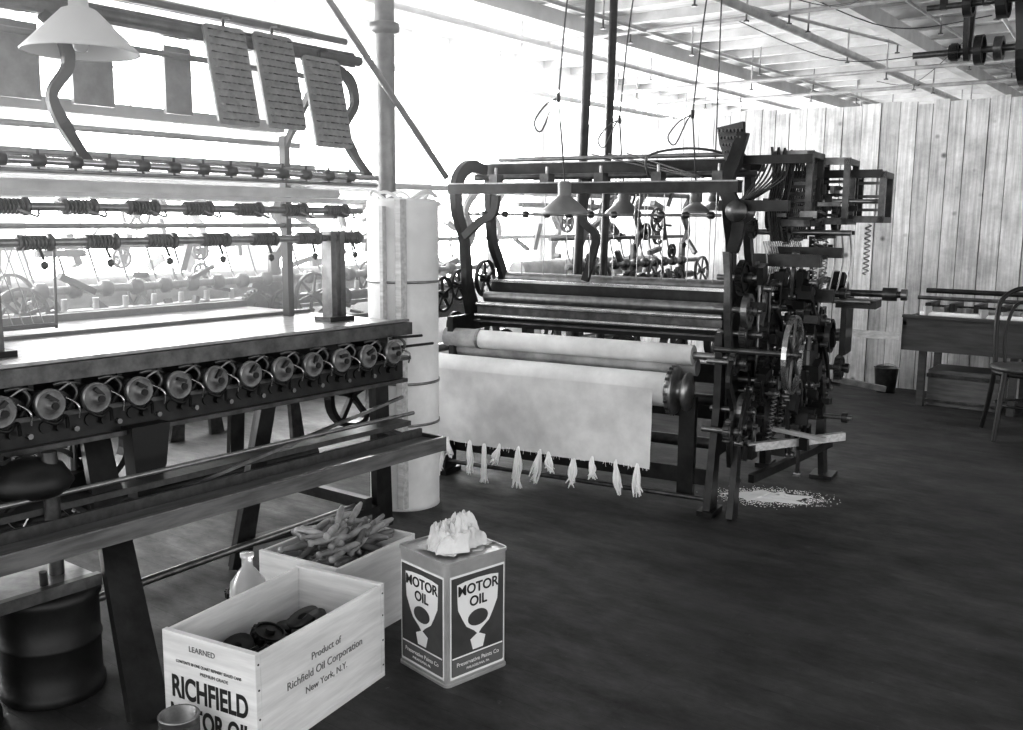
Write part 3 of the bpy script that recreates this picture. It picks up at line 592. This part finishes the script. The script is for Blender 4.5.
# ---------------------------------------------------------------- bench, box, chair, bucket
b=B(); x0,x1,y0,y1=-1.98,-.3,7.62,8.25
b.mm((x0,y0,.43),(x1,y0+.03,.68),woodD); b.mm((x0,y1-.03,.43),(x1,y1,.68),woodD); b.mm((x0,y0,.43),(x0+.03,y1,.68),woodD); b.mm((x0,y0,.62),(x1,y1,.65),woodD)
for x in(x0+.12,x0+.75,x1-.1):
    for y in(y0+.05,y1-.1): b.mm((x,y,0),(x+.05,y+.05,.45),woodD)
b.mm((x0,y0-.03,.68),(x1,y0+.03,.70),woodD)
for i in range(5): b.cyl((x0+.1+.02*i,y0+.1+.1*i,.70+.03*(i%2)),(x1,y0+.1+.1*i,.70+.03*(i%2)),.025,[paper,pale,woodL,iron,pale][i])
for i in range(9): b.box((x0+.15+i*.17,y0+.25,.76),(.04,.3,.06),iron)
for i in range(12): b.box((x0+.15+i*.13,y0+.08+U(0,.1),.72),(.05,.05,.04+U(0,.05)),random.choice([iron,steel2,pale2]),rz=U(0,1))
b.cyl((x0+.05,y0+.2,.82),(x1,y0+.2,.82),.015,iron2); b.cyl((x0+.05,y0+.45,.86),(x1,y0+.45,.86),.02,iron)
b.done('workbench')
box_m=mat('storage_box_wood',.13,.6,0,5,.5,stretch=(1,8,8))
b=B(); b.mm((-1.80,7.75,0),(-1.3,8.1,.28),box_m); b.mm((-1.81,7.74,.22),(-1.29,8.11,.25),iron2); b.mm((-1.81,7.74,.03),(-1.29,8.11,.05),iron2); b.done('storage_box',bevel=.004)
b=B(); b.lathe((0,0,0),(0,0,1),[(0,0),(.075,0),(.095,.2),(.1,.205),(.09,.2),(.07,.02),(0,.02)],iron2,24); b.tube([(-.095,0,.19),(-.08,.02,.21),(0,.09,.22),(.08,.02,.21),(.095,0,.19)],.004,steel2); b.done('bucket',(-2.22,8.15,0))
b=B()
b.lathe((0,0,.445),(0,0,1),[(0,.0),(.19,.0),(.205,.008),(.205,.022),(.195,.03),(.15,.024),(0,.02)],woodD,36)
b.lathe((0,0,.415),(0,0,1),[(.17,0),(.19,0),(.19,.03),(.17,.03),(.17,0)],black,32)
for sx in(-1,1):
    b.tube([(sx*.13,-.14,.44),(sx*.15,-.17,.25),(sx*.175,-.21,0)],lambda t:.019-.005*t,black,n=10)
b.tube([(-.19,.25,0),(-.165,.2,.2),(-.15,.155,.45),(-.155,.19,.7),(-.13,.235,.88),(0,.26,.96),(.13,.235,.88),(.155,.19,.7),(.15,.155,.45),(.165,.2,.2),(.19,.25,0)],.016,black,n=10)
b.tube([(-.09,.15,.45),(-.1,.18,.65),(-.06,.22,.82),(0,.24,.87),(.06,.22,.82),(.1,.18,.65),(.09,.15,.45)],.011,black,n=8)
b.tube([(.15*math.cos(t/16*6.283),.16*math.sin(t/16*6.283),.22) for t in range(16)],.009,black,closed=True,sub=2)
b.done('bentwood_chair',(-1.03,6.95,0),math.radians(18))
# ---------------------------------------------------------------- foreground crate
b=B(); Lx,Ly,H=.33,.56,.30; t=.012
b.mm((-Lx/2,-Ly/2,0),(Lx/2,Ly/2,.015),crate_m)
b.mm((-Lx/2,-Ly/2,.015),(Lx/2,-Ly/2+.018,H),crate_m); b.mm((-Lx/2,Ly/2-.018,.015),(Lx/2,Ly/2,H),crate_m)
b.mm((-Lx/2,-Ly/2+.018,.015),(-Lx/2+t,Ly/2-.018,H-.004),crate_m); b.mm((Lx/2-t,-Ly/2+.018,.015),(Lx/2,Ly/2-.018,H-.004),crate_m)
for y in(-.27,.27):
    for z in(.04,.12,.2,.27): b.cyl((Lx/2,y,z),(Lx/2+.001,y,z),.003,iron,n=8)
crate=b.done('wooden_crate',(-2.095,1.70,0),math.radians(9),bevel=.0015)
rX=(math.pi/2,0,math.pi/2); rY=(math.pi/2,0,0)
ex=Lx/2+.001; ey=-Ly/2-.001
text(crate,"Product of",.03,(ex,.0,.205),rX,inkg); text(crate,"Richfield Oil Corporation",.032,(ex,.0,.16),rX,inkg,sx=1.0); text(crate,"New York, N.Y.",.028,(ex,.0,.118),rX,inkg)
text(crate,"RICHFIELD",.086,(0,ey,.145),rY,ink,off=.0024,sx=.67); text(crate,"MOTOR OIL",.08,(0,ey,.065),rY,ink,off=.0024,sx=.66)
text(crate,"LEARNED",.022,(-.02,ey,.265),rY,inkg); text(crate,"CONTENTS 30 ONE QUART REFINERY SEALED CANS",.0115,(0,ey,.222),rY,ink,sx=.85)
text(crate,"PREMIUM GRADE",.013,(.02,ey,.202),rY,inkg)
b=B()
for i in range(28):
    p=V(U(-.1,.1),U(-.2,.2),.08+.03*(i//4)*.7+U(0,.01)); a=V(U(-.6,.6),U(-.6,.6),1)
    if i%2: b.gear(p,a,U(.035,.055),.02,black,16)
    else: b.lathe(p,a,[(.015,-.02),(.05,-.02),(.05,-.012),(.025,-.01),(.025,.01),(.05,.012),(.05,.02),(.015,.02)],random.choice([black,iron,iron]),20)
b.mm((-.14,-.24,.018),(.14,.24,.09),black)
b.done('machine_parts_pile',(-2.095,1.70,0),math.radians(9))
b=B(); Lx,Ly,H=.34,.42,.29
b.mm((-Lx/2,-Ly/2,0),(Lx/2,Ly/2,.015),crate_m)
b.mm((-Lx/2,-Ly/2,.015),(Lx/2,-Ly/2+.015,H),crate_m); b.mm((-Lx/2,Ly/2-.015,.015),(Lx/2,Ly/2,H),crate_m)
b.mm((-Lx/2,-Ly/2+.015,.015),(-Lx/2+t,Ly/2-.015,H-.003),crate_m); b.mm((Lx/2-t,-Ly/2+.015,.015),(Lx/2,Ly/2-.015,H-.003),crate_m)
b.done('bobbin_crate',(-2.385,2.20,0),math.radians(6),bevel=.0015)
b=B(); bob=mat('bobbin_wood',.4,.5,0,12,.5,island=.65)
for i in range(150):
    lay=i//21; c=V(U(-.11,.11),U(-.15,.15),.09+.040*lay+U(-.01,.015)); k=max(0,lay-4)
    c.x*=1-.10*k; c.y*=1-.08*k
    ang=U(-.7,.7)+1.57*(R()<.25); d=V(math.sin(ang)*.9,math.cos(ang),U(-.2,.2) if lay<5 else U(-.1,.3)).normalized()
    if lay<6:
        if abs(c.x)+abs(d.x)*.08>.145: c.x=math.copysign(max(0,.145-abs(d.x)*.08),c.x)
        if abs(c.y)+abs(d.y)*.08>.185: c.y=math.copysign(max(0,.185-abs(d.y)*.08),c.y)
    b.lathe(c-d*.07,d,[(0,0),(.011,0),(.013,.01),(.008,.018),(.010,.028),(.013,.08),(.011,.11),(.007,.135),(0,.14)],bob,10)
b.mm((-.15,-.19,.02),(.15,.19,.16),woodD)
b.done('wooden_bobbins',(-2.385,2.20,0),math.radians(6))
b=B(); s_=.124; H=.39
def rect(w,r): return rr2(w,w,r)
def loft(b,rings,m):
    n=len(rings[0][1]); vs=[]
    for z,pp in rings: vs+=[(x,y,z) for x,y in pp]
    b.add(vs,[(k*n+i,k*n+(i+1)%n,(k+1)*n+(i+1)%n,(k+1)*n+i) for k in range(len(rings)-1) for i in range(n)]+[list(range(n))[::-1],list(range((len(rings)-1)*n,len(rings)*n))],m)
q=s_
loft(b,[(0,rect(q,.018)),(.008,rect(q,.018)),(.010,rect(q-.003,.017)),(H-.012,rect(q-.003,.017)),(H-.010,rect(q,.018)),(H,rect(q,.018)),(H,rect(q-.004,.016)),(H-.007,rect(q-.006,.015))],tintm)
b.lathe((.05,.05,H-.007),(0,0,1),[(.03,0),(.03,.004),(.025,.006),(0,.006)],tintm,20)
ly=lambda w,z0,z1:[(-w,z0),(w,z0),(w,z1),(-w,z1)]
shield=[(0,.14),(.015,.155),(.045,.175),(.06,.2),(.078,.235),(.08,.26),(.082,.315),(.05,.32),(0,.322),(-.05,.32),(-.082,.315),(-.08,.26),(-.078,.235),(-.06,.2),(-.045,.175),(-.015,.155)]
ell=[(.04*math.cos(i/20*6.283),.195+.026*math.sin(i/20*6.283)) for i in range(20)]
for o,exx in(((q-.003,0,0),(0,1,0)),((0,-q+.003,0),(1,0,0))):
    o=V(o)
    b.prism(ly(.107,.02,.345),o,exx,Zv,.0012,labelw); b.prism(ly(.103,.03,.338),o,exx,Zv,.0020,labelm)
    b.prism(shield,o,exx,Zv,.0028,labelw); b.prism(ell,o,exx,Zv,.0036,labelm)
    b.prism(ly(.1,.083,.088),o,exx,Zv,.0028,labelw); b.prism([(-.02,.095),(.02,.095),(.03,.13),(0,.145),(-.03,.13)],o,exx,Zv,.003,labelw)
    b.prism(ly(.1,.028,.080),o,exx,Zv,.0026,inkg)
can=b.done('motor_oil_can',(-1.865,2.195,0),math.radians(-11))
for loc,rot in(((q-.0003,0),rX),((0,-q+.0003),rY)):
    for bd,sz,z in(("MOTOR",.044,.292),("OIL",.044,.25),("Preservative Paints Co",.0185,.062),("PHILADELPHIA, PA.",.011,.043)):
        text(can,bd,sz,(loc[0],loc[1],z),rot,ink if z>.2 else labelw,off=.0008 if z>.2 else 0)
b=B(); ragm=mat('rag',.75,.9,0,10,.2)
def rag(u,v,s=0):
    x=u*2-1; y=v*2-1; p=V(x,y,s*3.7); r=min(1.3,math.hypot(x,y))
    a=abs(noise.noise(p*1.9)); c=abs(noise.noise(p*4.2+V(4,1,0))); e=noise.noise(p*2.3+V(1,8,0))
    z=(max(0,1-r**3)**.5 if r<1 else 0)*(.045+.05*a)+.030*c*max(0,1.2-r)+.012*abs(noise.noise(p*9))*max(0,1.2-r)
    return V(x*.074*(1+.35*e)+.012*noise.noise(p*5+V(9,0,0)),y*.095*(1+.35*noise.noise(p*2.1+V(5,5,5)))+.012*noise.noise(p*5),max(.0005,z))
b.grid(lambda u,v:rag(u,v,0),44,44,ragm,False)
b.grid(lambda u,v:(lambda q_:V(q_.x*.6+.01,q_.y*.6+.02,q_.z*1.2+.012))(rag(u,v,1)),36,36,ragm,False)
b.grid(lambda u,v:(lambda q_:V(q_.x*.5-.02,q_.y*.5-.04,q_.z*1.15+.006))(rag(u,v,2)),30,30,ragm,False)
b.done('crumpled_rag',(-1.86,2.20,H+.001))
b=B(); b.lathe((0,0,0),(0,0,1),[(0,0),(.055,0),(.06,.01),(.06,.2),(.055,.23),(.03,.265),(.018,.28),(.018,.31),(.022,.312),(.022,.325),(0,.325)],glass,28); b.done('glass_bottle',(-2.46,1.87,0))
b=B(); b.lathe((0,0,0),(0,0,1),[(0,0),(.05,0),(.052,.004),(.05,.008),(.05,.132),(.053,.136),(.05,.14),(.046,.138),(.046,.1),(.0,.1)],steel2,32); b.lathe((0,0,0),(0,0,1),[(.0505,.02),(.0508,.02),(.0508,.12),(.0505,.12)],labelm,32); b.done('tin_can',(-2.05,1.33,0))
b=B(); b.gear((0,0,.02),(0,0,1),.06,.02,black,20); b.lathe((0,0,.02),(0,0,1),[(.03,.01),(.03,.05),(.0,.05)],iron); b.done('loose_gear',(-2.83,2.12,0))
